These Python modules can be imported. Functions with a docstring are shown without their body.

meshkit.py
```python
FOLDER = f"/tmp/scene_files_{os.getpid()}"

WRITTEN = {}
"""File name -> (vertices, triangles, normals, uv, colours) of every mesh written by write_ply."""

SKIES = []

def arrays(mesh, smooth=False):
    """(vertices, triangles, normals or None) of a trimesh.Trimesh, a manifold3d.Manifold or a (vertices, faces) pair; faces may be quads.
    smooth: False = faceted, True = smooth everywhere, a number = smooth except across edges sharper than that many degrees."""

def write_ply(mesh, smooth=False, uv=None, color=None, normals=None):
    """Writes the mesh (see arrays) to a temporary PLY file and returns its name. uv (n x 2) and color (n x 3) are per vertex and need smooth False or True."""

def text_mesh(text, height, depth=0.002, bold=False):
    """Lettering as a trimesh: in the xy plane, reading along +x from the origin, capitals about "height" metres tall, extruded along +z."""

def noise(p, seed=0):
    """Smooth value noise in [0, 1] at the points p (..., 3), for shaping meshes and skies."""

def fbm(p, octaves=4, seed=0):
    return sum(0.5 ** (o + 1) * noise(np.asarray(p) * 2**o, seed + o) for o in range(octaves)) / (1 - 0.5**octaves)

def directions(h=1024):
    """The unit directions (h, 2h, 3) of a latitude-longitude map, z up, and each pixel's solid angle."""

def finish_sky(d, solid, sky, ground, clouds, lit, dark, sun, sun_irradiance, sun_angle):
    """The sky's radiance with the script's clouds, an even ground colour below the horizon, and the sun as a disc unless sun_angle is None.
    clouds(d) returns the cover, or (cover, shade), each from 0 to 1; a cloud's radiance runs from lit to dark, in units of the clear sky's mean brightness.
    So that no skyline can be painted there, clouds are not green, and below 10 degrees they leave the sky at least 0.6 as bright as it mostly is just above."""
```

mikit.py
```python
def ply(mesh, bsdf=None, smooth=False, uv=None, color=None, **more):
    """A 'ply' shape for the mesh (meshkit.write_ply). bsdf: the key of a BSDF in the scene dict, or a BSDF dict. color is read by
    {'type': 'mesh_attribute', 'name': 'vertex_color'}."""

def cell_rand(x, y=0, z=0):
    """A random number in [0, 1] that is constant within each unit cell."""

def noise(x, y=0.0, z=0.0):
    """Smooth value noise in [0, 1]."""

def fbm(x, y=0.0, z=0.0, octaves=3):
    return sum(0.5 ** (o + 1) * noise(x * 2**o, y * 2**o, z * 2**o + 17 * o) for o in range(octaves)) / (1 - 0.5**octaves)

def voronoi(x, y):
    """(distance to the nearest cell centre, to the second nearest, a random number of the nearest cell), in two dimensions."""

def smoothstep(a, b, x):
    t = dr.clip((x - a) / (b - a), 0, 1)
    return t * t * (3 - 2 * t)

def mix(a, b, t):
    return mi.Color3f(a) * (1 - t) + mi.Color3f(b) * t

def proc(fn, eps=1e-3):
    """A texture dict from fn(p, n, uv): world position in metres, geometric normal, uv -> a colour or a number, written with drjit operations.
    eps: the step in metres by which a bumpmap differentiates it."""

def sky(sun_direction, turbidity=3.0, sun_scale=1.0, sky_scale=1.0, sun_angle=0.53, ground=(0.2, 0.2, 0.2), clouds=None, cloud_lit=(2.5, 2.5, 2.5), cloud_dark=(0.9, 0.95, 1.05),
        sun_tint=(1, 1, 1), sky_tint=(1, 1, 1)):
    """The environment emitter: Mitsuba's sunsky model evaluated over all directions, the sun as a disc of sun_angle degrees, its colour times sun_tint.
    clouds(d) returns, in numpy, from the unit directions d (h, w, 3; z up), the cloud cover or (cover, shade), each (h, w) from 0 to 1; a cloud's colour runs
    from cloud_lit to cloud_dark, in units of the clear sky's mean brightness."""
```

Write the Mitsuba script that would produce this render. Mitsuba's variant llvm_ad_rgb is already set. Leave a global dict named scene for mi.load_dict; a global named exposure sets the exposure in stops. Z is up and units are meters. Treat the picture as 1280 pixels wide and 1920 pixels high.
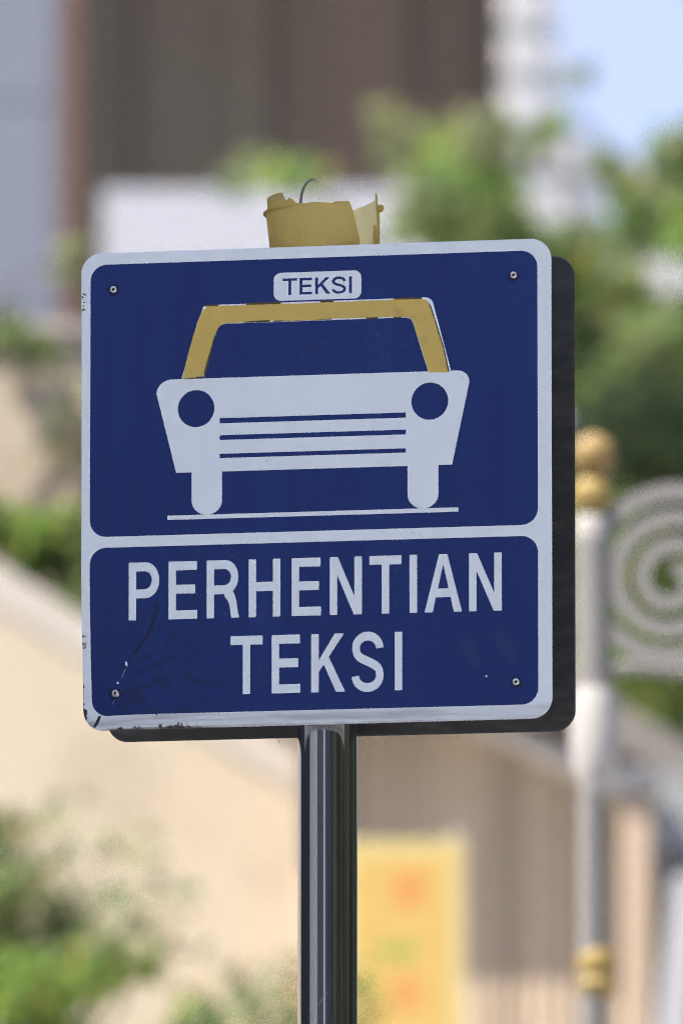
import math
import numpy as np
import trimesh
import shapely
from shapely.geometry import Polygon, Point, LineString, box as sbox
from shapely.ops import unary_union
import drjit as dr
import mitsuba as mi
import mikit
import meshkit

scene, labels = {}, {}
T = mi.ScalarTransform4f

# ------------------------------------------------------------------ camera, sky, exposure
EYE = np.array([0.0, 0.0, 1.6])
PITCH = math.radians(7.5)                      # the long lens looks up at the sign
FWD = np.array([0, math.cos(PITCH), math.sin(PITCH)])
UP = np.array([0, -math.sin(PITCH), math.cos(PITCH)])
FOCUS = 15.0
FP = FOCUS * 1467.0                            # focal length in photo pixels
scene['camera'] = {
    'type': 'thinlens', 'fov': math.degrees(2 * math.atan(640 / FP)), 'fov_axis': 'x',
    'aperture_radius': 0.031, 'focus_distance': 14.99, 'near_clip': 0.1, 'far_clip': 5000.0,
    'to_world': T().look_at(origin=EYE.tolist(), target=(EYE + FWD).tolist(), up=[0, 0, 1]),
}
SUN = np.array([-0.45, -0.30, 0.84])
def thin_cloud(d):
    """A milky tropical veil over the blue."""
    return 0.62 + 0.15 * meshkit.fbm(d * np.array([2.0, 2.0, 4.0]) + 3.0, 3), 0.0


scene['daylight'] = mikit.sky(SUN.tolist(), turbidity=3, ground=(0.22, 0.21, 0.2), clouds=thin_cloud, cloud_lit=(0.93, 0.98, 1.36), sky_scale=0.85, sun_scale=1.02, sun_tint=(0.94, 1.0, 1.09))
exposure = 3.12


def at(px, py, y):
    """The point at the world distance y that the photo shows at this pixel (1280 x 1920)."""
    d = FWD + (px - 640) / FP * np.array([1.0, 0, 0]) + (960 - py) / FP * UP
    return EYE + d * (y / d[1])


# ------------------------------------------------------------------ helpers
def numbered(key):
    if key not in scene and key not in labels:
        return key
    k = 1
    while f'{key}_{k:03d}' in scene or f'{key}_{k:03d}' in labels:
        k += 1
    return f'{key}_{k:03d}'


def thing(name, label, category, group=None):
    key = numbered(name)
    labels[key] = {'label': label, 'category': category}
    if group:
        labels[key]['group'] = group
    return key


def part(parent, name, mesh, bsdf, smooth=False, label=None, color=None, kind=None):
    key = numbered(f'{parent}__{name}')
    scene[key] = mikit.ply(mesh, bsdf, smooth=smooth, color=color)
    if label or kind:
        labels[key] = {}
        if label:
            labels[key]['label'] = label
        if kind:
            labels[key]['kind'] = kind
    return key


def again(parent, name, source, move):
    """The mesh of another part once more, moved."""
    key = numbered(f'{parent}__{name}')
    scene[key] = {**scene[source], 'to_world': T().translate(list(map(float, move)))}
    return key


def structure(name, mesh, bsdf, label, smooth=False):
    scene[name] = mikit.ply(mesh, bsdf, smooth=smooth)
    labels[name] = {'label': label, 'kind': 'structure'}


def brick(lo, hi):
    lo, hi = np.minimum(lo, hi), np.maximum(lo, hi)
    m = trimesh.creation.box(extents=hi - lo)
    m.apply_translation((lo + hi) / 2)
    return m


def bevel_box(lo, hi, c):
    """A box with chamfered edges."""
    import manifold3d as m3
    lo, hi = np.array(lo, float), np.array(hi, float)
    pts = []
    for k in range(3):
        for sx in (0, 1):
            for sy in (0, 1):
                for sz in (0, 1):
                    p = np.where([sx, sy, sz], hi, lo)
                    q = p + np.where([sx, sy, sz], -c, c)
                    q[k] = p[k]
                    pts.append(q)
    return trimesh.convex.convex_hull(np.array(pts))


def tube(points, radii, sides=10, caps=True):
    pts = np.asarray(points, float)
    radii = np.broadcast_to(np.asarray(radii, float), len(pts))
    tan = np.gradient(pts, axis=0)
    tan /= np.linalg.norm(tan, axis=1, keepdims=True)
    ref = np.array([0.31, 0.17, 0.93]) if abs(tan[0][2]) < 0.9 else np.array([1.0, 0.1, 0])
    v, f = [], []
    a = np.cross(tan[0], ref)
    for i, (p, t, r) in enumerate(zip(pts, tan, radii)):
        a = a - t * (a @ t)
        a /= np.linalg.norm(a)
        b = np.cross(t, a)
        ang = np.arange(sides) * 2 * np.pi / sides
        v.append(p + r * (np.cos(ang)[:, None] * a + np.sin(ang)[:, None] * b))
    n = len(pts)
    for i in range(n - 1):
        for k in range(sides):
            k2 = (k + 1) % sides
            f += [[i * sides + k, i * sides + k2, (i + 1) * sides + k2], [i * sides + k, (i + 1) * sides + k2, (i + 1) * sides + k]]
    v = np.vstack(v)
    if caps:
        v = np.vstack([v, pts[0], pts[-1]])
        for k in range(sides):
            f += [[n * sides, (k + 1) % sides, k], [n * sides + 1, (n - 1) * sides + k, (n - 1) * sides + (k + 1) % sides]]
    return trimesh.Trimesh(v, f, process=False)


def lathe(profile, origin, sides=48):
    """Rings (r, z) turned round a vertical axis through origin."""
    m = trimesh.creation.revolve(np.array(profile, float), sections=sides)
    m.apply_translation(origin)
    return m


def prism(poly, depth):
    """A shapely polygon extruded along +z."""
    geoms = getattr(poly, 'geoms', [poly])
    return trimesh.util.concatenate([trimesh.creation.extrude_polygon(g, depth, engine='earcut') for g in geoms if g.area > 0])


def wall_prism(xz, y0, y1):
    """A polygon of (x, z) points extruded from y0 (front) to y1 (back)."""
    m = prism(Polygon(xz), 1.0)
    v = m.vertices.copy()
    m.vertices = np.stack([v[:, 0], y0 + (y1 - y0) * v[:, 2], v[:, 1]], 1)
    m.fix_normals()
    return m


# ------------------------------------------------------------------ materials
def principled(base, rough=0.6, spec=0.5, metallic=0.0, **more):
    b = mikit.proc(base) if callable(base) else {'type': 'rgb', 'value': list(base)}
    r = mikit.proc(rough) if callable(rough) else rough
    return {'type': 'twosided', 'bsdf': {'type': 'principled', 'base_color': b, 'roughness': r, 'specular': spec, 'metallic': metallic, **more}}


fbm, noise, smoothstep, mix = mikit.fbm, mikit.noise, mikit.smoothstep, mikit.mix

YAW = math.radians(12.5)                       # the sign is turned a little to the left
SN = np.array([-math.sin(YAW), -math.cos(YAW), 0.0])
SS = np.array([math.cos(YAW), -math.sin(YAW), 0.0])
P0 = at(590, 908, 14.86704623)                 # middle of the front plate
GAP = 0.150                                    # front face of one plate to front face of the other


def sign_ab(p):
    """Across and up on the sign, in metres from the middle of the plate."""
    return (p.x - float(P0[0])) * float(SS[0]) + (p.y - float(P0[1])) * float(SS[1]), p.z - float(P0[2])


def white_sheet(p, n, uv):
    a, b = sign_ab(p)
    base = mix((0.765, 0.84, 0.89), (0.72, 0.795, 0.85), fbm(a * 22, b * 9, 1.0))
    # grime along the lower edge, streaked lengthways
    low = smoothstep(-0.283, -0.297, b) * smoothstep(-0.311, -0.300, b)
    grime = smoothstep(0.35, 0.75, fbm(a * 10 + 3, b * 130, 5.0))
    base = mix(base, (0.43, 0.44, 0.45), dr.clip(low * (0.35 + 0.75 * grime), 0, 1) * 0.9)
    lip = smoothstep(-0.3020, -0.3085, b)
    base = mix(base, (0.52, 0.53, 0.54), lip * 0.5 * smoothstep(0.3, 0.6, fbm(a * 60, b * 60, 2.0)))
    # paint knocked off along the lower left edge and up the left edge
    d = b + 0.3095
    where = smoothstep(-0.305, -0.27, a) * smoothstep(-0.07, -0.17, a)
    fr = fbm(a * 420, b * 330, 7.0, octaves=4)
    reach = where * (0.0020 + 0.0065 * smoothstep(0.38, 0.75, fbm(a * 45, 0.5, 7.0)) * smoothstep(0.42, 0.66, fr))
    chip = smoothstep(0.0008, -0.0008, d - reach)
    dl = a + 0.3085
    side = smoothstep(-0.23, -0.25, b) * smoothstep(-0.305, -0.29, b)
    chip = dr.maximum(chip, smoothstep(0.0006, -0.0006, dl - 0.006 * side * smoothstep(0.4, 0.7, fbm(a * 50, b * 90, 9.0))))
    for bb, ww in ((0.2535, 0.0022), (0.243, 0.0016), (0.2345, 0.0014), (-0.192, 0.004), (-0.2, 0.002)):
        rr = dr.sqrt(dr.square((a + 0.3045) * 1.0) + dr.square((b - bb) * 0.8))
        ring = smoothstep(0.0012, 0.0004, dr.abs(rr - ww) ) * smoothstep(0.35, 0.5, noise(a * 420, b * 420, 3.0))
        chip = dr.maximum(chip, ring)
    # a few small nicks on the car and border
    nick = smoothstep(0.80, 0.84, noise(a * 480, b * 480, 11.0)) * smoothstep(0.70, 0.86, fbm(a * 30 + 9, b * 30, 4.0))
    chip = dr.maximum(chip, nick * 0.2)
    return mix(base, (0.045, 0.047, 0.055), dr.clip(chip, 0, 1))


def blue_sheet(p, n, uv):
    a, b = sign_ab(p)
    base = mix((0.0120, 0.0330, 0.162), (0.0110, 0.0295, 0.142), fbm(a * 14, b * 6, 1.0))
    streak = 0.93 + 0.14 * noise(a * 70, b * 1.6, 3.0) * smoothstep(-0.3, 0.28, b + 0.2 * noise(a * 9, 1.0, 2.0))
    base = base * streak * (1.04 - 0.10 * fbm(a * 3.5 + 2, b * 3.5, 12.0)) * (0.985 + 0.03 * noise(a * 700, b * 700, 1.0))
    # a bowed rubber scuff under the first letter and rubbed dirt by the lower corner
    t = -0.143 - b
    on = smoothstep(0.0, 0.012, t) * smoothstep(0.095, 0.06, t)
    curve = smoothstep(0.0042, 0.0012, dr.abs(a - (-0.2065 - 6.6 * t * t)))
    base = mix(base, (0.012, 0.016, 0.045), on * curve * 0.85)
    zone = smoothstep(0.16, 0.03, dr.sqrt(dr.square(a + 0.2) + dr.square((b + 0.25) * 1.3)))
    base = mix(base, (0.016, 0.02, 0.05), zone * 0.55 * smoothstep(0.5, 0.72, fbm(a * 60 + b * 60, b * 130 - a * 60, 6.0, octaves=4)))
    # faint paler rubbings
    for ca, cb, tilt in ((0.203, -0.222, 0.4), (0.248, -0.215, 0.5)):
        e = dr.square((a - ca + tilt * (b - cb)) / 0.011) + dr.square((b - cb) / 0.024)
        base = mix(base, (0.024, 0.04, 0.135), smoothstep(1.2, 0.4, e) * 0.7)
    for ca, cb in ((-0.2652, 0.2604), (0.2598, 0.262), (-0.263, -0.262), (0.2619, -0.2612)):
        r = dr.sqrt(dr.square(a - ca) + dr.square(b - cb - -0.001))
        base = mix(base, (0.006, 0.007, 0.012), smoothstep(0.0115, 0.0062, r + 0.004 * noise(a * 260, b * 260, 2.0)) * 0.9)
    speck = smoothstep(0.86, 0.9, noise(a * 420, b * 420, 15.0)) * smoothstep(0.6, 0.75, fbm(a * 9 + 2, b * 9, 8.0))
    return mix(base, (0.07, 0.09, 0.17), speck * 0.5)


def tape_colour(p, n, uv):
    a, b = sign_ab(p)
    base = mix((0.63, 0.46, 0.115), (0.56, 0.41, 0.105), fbm(a * 16, b * 16, 2.0))
    base = mix(base, (0.36, 0.27, 0.09), 0.3 * smoothstep(0.62, 0.8, fbm(a * 55, b * 90, 3.0)))
    return base


def tub_colour(p, n, uv):
    t = fbm(p.x * 30, p.y * 30, p.z * 12)
    base = mix((0.72, 0.55, 0.18), (0.64, 0.50, 0.17), t)
    rim = smoothstep(float(P0[2]) + 0.366, float(P0[2]) + 0.382, p.z)
    return mix(base, (0.52, 0.43, 0.22), rim * 0.7)


def tub_inside(p, n, uv):
    return mix((0.88, 0.80, 0.42), (0.78, 0.72, 0.40), fbm(p.x * 40, p.y * 40, p.z * 22))


scene['white_sheet'] = principled(white_sheet, 0.42, 0.4)
scene['blue_sheet'] = principled(blue_sheet, 0.38, 0.22)
scene['blue_print'] = principled((0.012, 0.032, 0.155), 0.4, 0.22)
scene['tape'] = principled(tape_colour, 0.5, 0.4)
scene['tape_glue'] = principled((0.075, 0.055, 0.022), 0.7)
for name, fn, tr in (('tub_plastic', tub_colour, 0.9), ('tub_faded', tub_inside, 1.3)):
    scene[name] = {'type': 'principledthin', 'base_color': mikit.proc(fn), 'roughness': 0.45, 'diff_trans': tr, 'eta': 1.4}
scene['wire_grey'] = principled((0.17, 0.16, 0.15), 0.5)
scene['rear_metal'] = principled(lambda p, n, uv: mix((0.024, 0.0235, 0.0235), (0.042, 0.041, 0.039), smoothstep(0.4, 0.75, fbm(p.x * 26, p.y * 26, p.z * 60))), 0.42, 0.5)
scene['dark_nick'] = principled((0.035, 0.035, 0.04), 0.7)
scene['rivet_steel'] = principled((0.80, 0.78, 0.74), 0.35, metallic=1.0)
scene['pole_steel'] = principled(lambda p, n, uv: mix((0.60, 0.60, 0.60), (0.50, 0.50, 0.51), noise(mi.Float(p.x) * 900, mi.Float(p.y) * 900, p.z * 2.0)),
                                 lambda p, n, uv: 0.075 + 0.05 * noise(p.x * 500, p.y * 500, p.z * 3.0), metallic=1.0)
scene['scratch'] = principled((0.28, 0.29, 0.33), 0.7)

# ------------------------------------------------------------------ the setting: ground, road, pavement
def ground_colour(p, n, uv):
    return mix((0.37, 0.37, 0.37), (0.45, 0.45, 0.445), fbm(p.x * 0.4, p.y * 0.4, 1.0))


scene['ground_mat'] = principled(ground_colour, 0.9)
scene['road_mat'] = principled(lambda p, n, uv: mix((0.33, 0.335, 0.34), (0.39, 0.392, 0.395), fbm(p.x * 3, p.y * 3, 2.0)), 0.85)
scene['pavement_mat'] = principled(lambda p, n, uv: mix((0.47, 0.47, 0.47), (0.41, 0.41, 0.41), fbm(p.x * 2, p.y * 2, 4.0)), 0.85)
structure('ground', brick((-2500, -2500, -1.0), (2500, 2500, 0.0)), 'ground_mat', 'grey paved ground of the town')
structure('road', brick((-60, -9, 0.0), (60, 12.2, 0.004)), 'road_mat', 'pale concrete road in front of the sign')
structure('pavement', brick((-60, 12.2, 0.0), (60, 19.0, 0.13)), 'pavement_mat', 'raised pavement the sign post stands on')

# ------------------------------------------------------------------ the taxi stop sign
SIGN = thing('taxi_stop_sign', 'blue and white square taxi stop sign with a car symbol on a steel pole', 'sign')


def bend(v):
    """The lower left corner of the front plate has been knocked back."""
    t = np.clip((-v[:, 1] - 0.10) / 0.21, 0, 1.2) ** 1.6 * np.clip((-v[:, 0] - 0.215) / 0.09, 0, 1.2) ** 1.5
    v = v.copy()
    v[:, 2] -= 0.022 * t
    return v


def place(mesh, depth=0.0, curved=False):
    """From the plate's own frame (across, up, towards the viewer) into the world."""
    v = np.array(mesh.vertices)
    if curved:
        v = bend(v)
    w = P0 + v[:, :1] * SS + v[:, 1:2] * np.array([0, 0, 1.0]) + (v[:, 2:3] - depth) * SN
    m = trimesh.Trimesh(w, mesh.faces, process=False)
    return m


def rrect(x0, x1, y0, y1, r, n=10):
    pts = []
    for cx, cy, a0 in ((x1 - r, y1 - r, 0), (x0 + r, y1 - r, 90), (x0 + r, y0 + r, 180), (x1 - r, y0 + r, 270)):
        for k in range(n + 1):
            a = math.radians(a0 + 90 * k / n)
            pts.append((cx + r * math.cos(a), cy + r * math.sin(a)))
    return pts


def plate_mesh(hx, hy, r, thick):
    """A pressed plate with softened edges: rings of one outline, capped front and back."""
    rings = [(-thick, 0.0010), (-thick + 0.0008, 0.0), (-0.0014, 0.0), (-0.0004, 0.0005), (0.0, 0.0016)]
    loops = [np.array([(x, y, z) for x, y in rrect(-hx + i, hx - i, -hy + i, hy - i, r - i, 12)]) for z, i in rings]
    n = len(loops[0])
    f = []
    for j in range(len(loops) - 1):
        for k in range(n):
            a, b = j * n + k, j * n + (k + 1) % n
            f += [[a, b, b + n], [a, b + n, a + n]]
    side = trimesh.Trimesh(np.vstack(loops), f, process=False)
    front = trimesh.creation.triangulate_polygon(Polygon(loops[-1][:, :2]), engine='earcut')
    back = trimesh.creation.triangulate_polygon(Polygon(loops[0][:, :2]), engine='earcut')
    fm = trimesh.Trimesh(np.c_[front[0], np.zeros(len(front[0]))], front[1], process=False)
    bm = trimesh.Trimesh(np.c_[back[0], np.full(len(back[0]), -thick)], back[1][:, ::-1], process=False)
    out = [side]
    for c in (fm, bm):
        v, fc = trimesh.remesh.subdivide_to_size(c.vertices, c.faces, 0.014, max_iter=20)
        out.append(trimesh.Trimesh(v, fc, process=False))
    return trimesh.util.concatenate(out)


def fine(mesh, size=0.014):
    v, f = trimesh.remesh.subdivide_to_size(mesh.vertices, mesh.faces, size, max_iter=20)
    return trimesh.Trimesh(v, f, process=False)


FRONT = part(SIGN, 'front_plate', place(plate_mesh(0.3085, 0.3085, 0.027, 0.003), curved=True), 'white_sheet', label='white bordered front plate with a bent, chipped lower left corner')
LAYER = 0.0005
for y0, y1 in ((-0.0602, 0.2932), (-0.2905, -0.0743)):
    part(FRONT, 'blue_panel', place(fine(prism(Polygon(rrect(-0.2955, 0.2908, y0, y1, 0.0215)), LAYER)), -0.00005, True), 'blue_sheet')


def flat(poly, layer=1, depth=LAYER):
    """A piece of cut sheet in millimetres, lying on the layers below it."""
    m = prism(shapely.affinity.scale(poly, 0.001, 0.001, origin=(0, 0)), depth)
    m.apply_translation((0, 0, 0.0001 + LAYER * layer))
    return place(m)


def arc(cx, cy, rx, ry, a0, a1, n=14):
    return [(cx + rx * math.cos(math.radians(a0 + (a1 - a0) * k / n)), cy + ry * math.sin(math.radians(a0 + (a1 - a0) * k / n))) for k in range(n + 1)]


# the car: body, lamps and grille slots cut out, wheels in one outline
body = Polygon([(-181.8, 20)] + [(-161.4, 20)] + arc(-141.4, -17, 20, 18.3, 180, 360, 24) + [(-121.4, 20), (121.4, 20)] + arc(141.5, -17, 20.1, 18.3, 180, 360, 24)
               + [(161.7, 20), (179.4, 20)] + [(202.0, 126)] + arc(186.5, 126.5, 15.5, 14.7, 0, 90) + arc(-187.0, 121.5, 21, 19.7, 90, 175) )
holes = [Point(-155.7, 102.4).buffer(24.05, 32), Point(150.5, 102.7).buffer(24.05, 32)]
holes += [sbox(-124.7, lo, 119.3, hi) for lo, hi in ((82.3, 89.1), (60.7, 67.0), (37.3, 42.9))]
part(FRONT, 'car_symbol', flat(body.difference(unary_union(holes))), 'white_sheet', label='white front view of a car with round lamps and grille bars')
part(FRONT, 'ground_line', flat(sbox(-192.9, -40.3, 187.4, -35.6).buffer(0.4)), 'white_sheet')
roof_out = [(-175.0, 141.6), (-147.6, 230.5)] + [(-146.3, 234.4), (-143.8, 236.2)] + [(-60, 236.4), (60, 236.6), (141, 237.1)] + arc(143.5, 226, 12, 11.2, 88, 20, 8) + [(178.3, 140.6)]
roof_in = [(148.6, 140.6), (128.6, 204.5), (125.4, 210), (118, 211.8), (24, 211.6), (-60, 211.3), (-118.5, 211.4), (-125.2, 208.2), (-129.2, 201.0), (-146.4, 141.6)]
part(FRONT, 'car_roof', flat(Polygon(roof_out + roof_in)), 'white_sheet', label='white roof outline showing at the edges of the yellow tape')


def wobble(pts, amp, seed, step=6.0):
    """Points along a line every few millimetres, pushed a little off it."""
    rng = np.random.default_rng(seed)
    line = LineString(pts)
    n = max(2, int(line.length / step))
    out = []
    for k in range(n + 1):
        p = line.interpolate(k / n, normalized=True)
        e = 0 if k in (0, n) else amp
        out.append((p.x + rng.normal(0, e), p.y + rng.normal(0, e)))
    return out


tape_out = wobble([(-172.8, 142.6), (-167.0, 169.2), (-153.2, 215.7), (-149.0, 225.3), (-144.0, 233.0), (-141.0, 234.2)], 0.2, 1) + wobble([(-105, 234.3), (-44, 234.2), (7, 234.2), (105, 234.9), (140, 234.7), (145.2, 234.0)], 0.2, 2) \
    + wobble([(147.6, 232.0), (151.4, 224), (158.3, 202.4), (167.6, 172.5), (173.2, 146), (174.8, 139.2)], 0.15, 3)
tape_in = wobble([(149.6, 139.6), (129.4, 204.2)], 0.1, 4) + [(127.6, 208.4), (124, 211.2), (118, 212.6)] + wobble([(106, 213.2), (24.4, 213.4), (2, 212.4), (-30, 212.2), (-56.1, 213.9), (-80, 213.6), (-108.0, 211.6)], 0.12, 5) \
    + [(-119.2, 211.6), (-124.4, 208.2), (-128.4, 202.6)] + wobble([(-131, 197.5), (-143.7, 154.6), (-146.0, 146.6), (-147.0, 144.2)], 0.1, 6) + [(-152, 143.2), (-158, 141.9), (-164, 142.4), (-170, 141.0)]
tape_poly = Polygon(tape_out + tape_in).buffer(0)


def tape_mesh():
    m = prism(tape_poly, 0.7)
    m = fine(trimesh.Trimesh(m.vertices, m.faces, process=False), 5.0)
    v = m.vertices
    edge = shapely.boundary(tape_poly)
    d = shapely.distance(edge, shapely.points(v[:, :2]))
    lift = 1.8 * np.clip(1 - d / 5.0, 0, 1) ** 2 * meshkit.noise(np.c_[v[:, :2] / 22.0, np.zeros(len(v))], 3) ** 1.5
    lift += np.clip((148 - v[:, 1]) / 6, 0, 1) * (v[:, 0] < 0) * 1.6
    lift += 0.5 * meshkit.noise(np.c_[v[:, :2] / 17.0, np.ones(len(v))], 5)
    v = np.c_[v[:, :2], v[:, 2] + lift + 0.3]
    m = trimesh.Trimesh(v * 0.001 + [0, 0, 0.0001 + 2 * LAYER], m.faces, process=False)
    return place(m)


part(FRONT, 'yellow_tape', tape_mesh(), 'tape', smooth=35, label='strip of yellow tape stuck over the car roof, edges curling')
for k, (x0, x1, y0, y1) in enumerate(((-144.6, -126.5, 234.2, 236.9), (-90.5, -44.0, 234.4, 237.5), (7.5, 24.5, 234.2, 236.8), (104, 140.5, 234.6, 237.4),
                                      (-92, -58.5, 211.6, 214.0), (-54.5, 22.5, 211.8, 213.6), (67.5, 82.5, 210.6, 213.4), (103.5, 113.0, 210.8, 213.3))):
    q = Polygon(wobble([(x0, y0), (x1, y0 + 0.2)], 0.2, 20 + k) + wobble([(x1, y1), (x0, y1 - 0.3)], 0.25, 40 + k)).buffer(0)
    part(FRONT, 'glue_edge', flat(q, 2.2), 'tape_glue')
for pts in ([(-173.5, 141.2), (-146.3, 140.9), (-146.0, 144), (-158, 143.2)], [(147.5, 232.0), (152.4, 225.5), (168.9, 173.0), (176.4, 140.2), (172.2, 140.0), (165.2, 172), (155.8, 203)],
            [(-145.8, 146.5), (-131.2, 197.8), (-130.2, 196), (-143.4, 144.0)]):
    part(FRONT, 'glue_edge', flat(Polygon(pts).buffer(0), 2.1, 0.0006), 'tape_glue')

# the name tag on the car's roof
part(FRONT, 'name_tag', flat(Polygon(rrect(-53.8, 61.2, 238.6, 274.9, 9.5))), 'white_sheet', label='small white roof plate reading TEKSI in blue')


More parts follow.
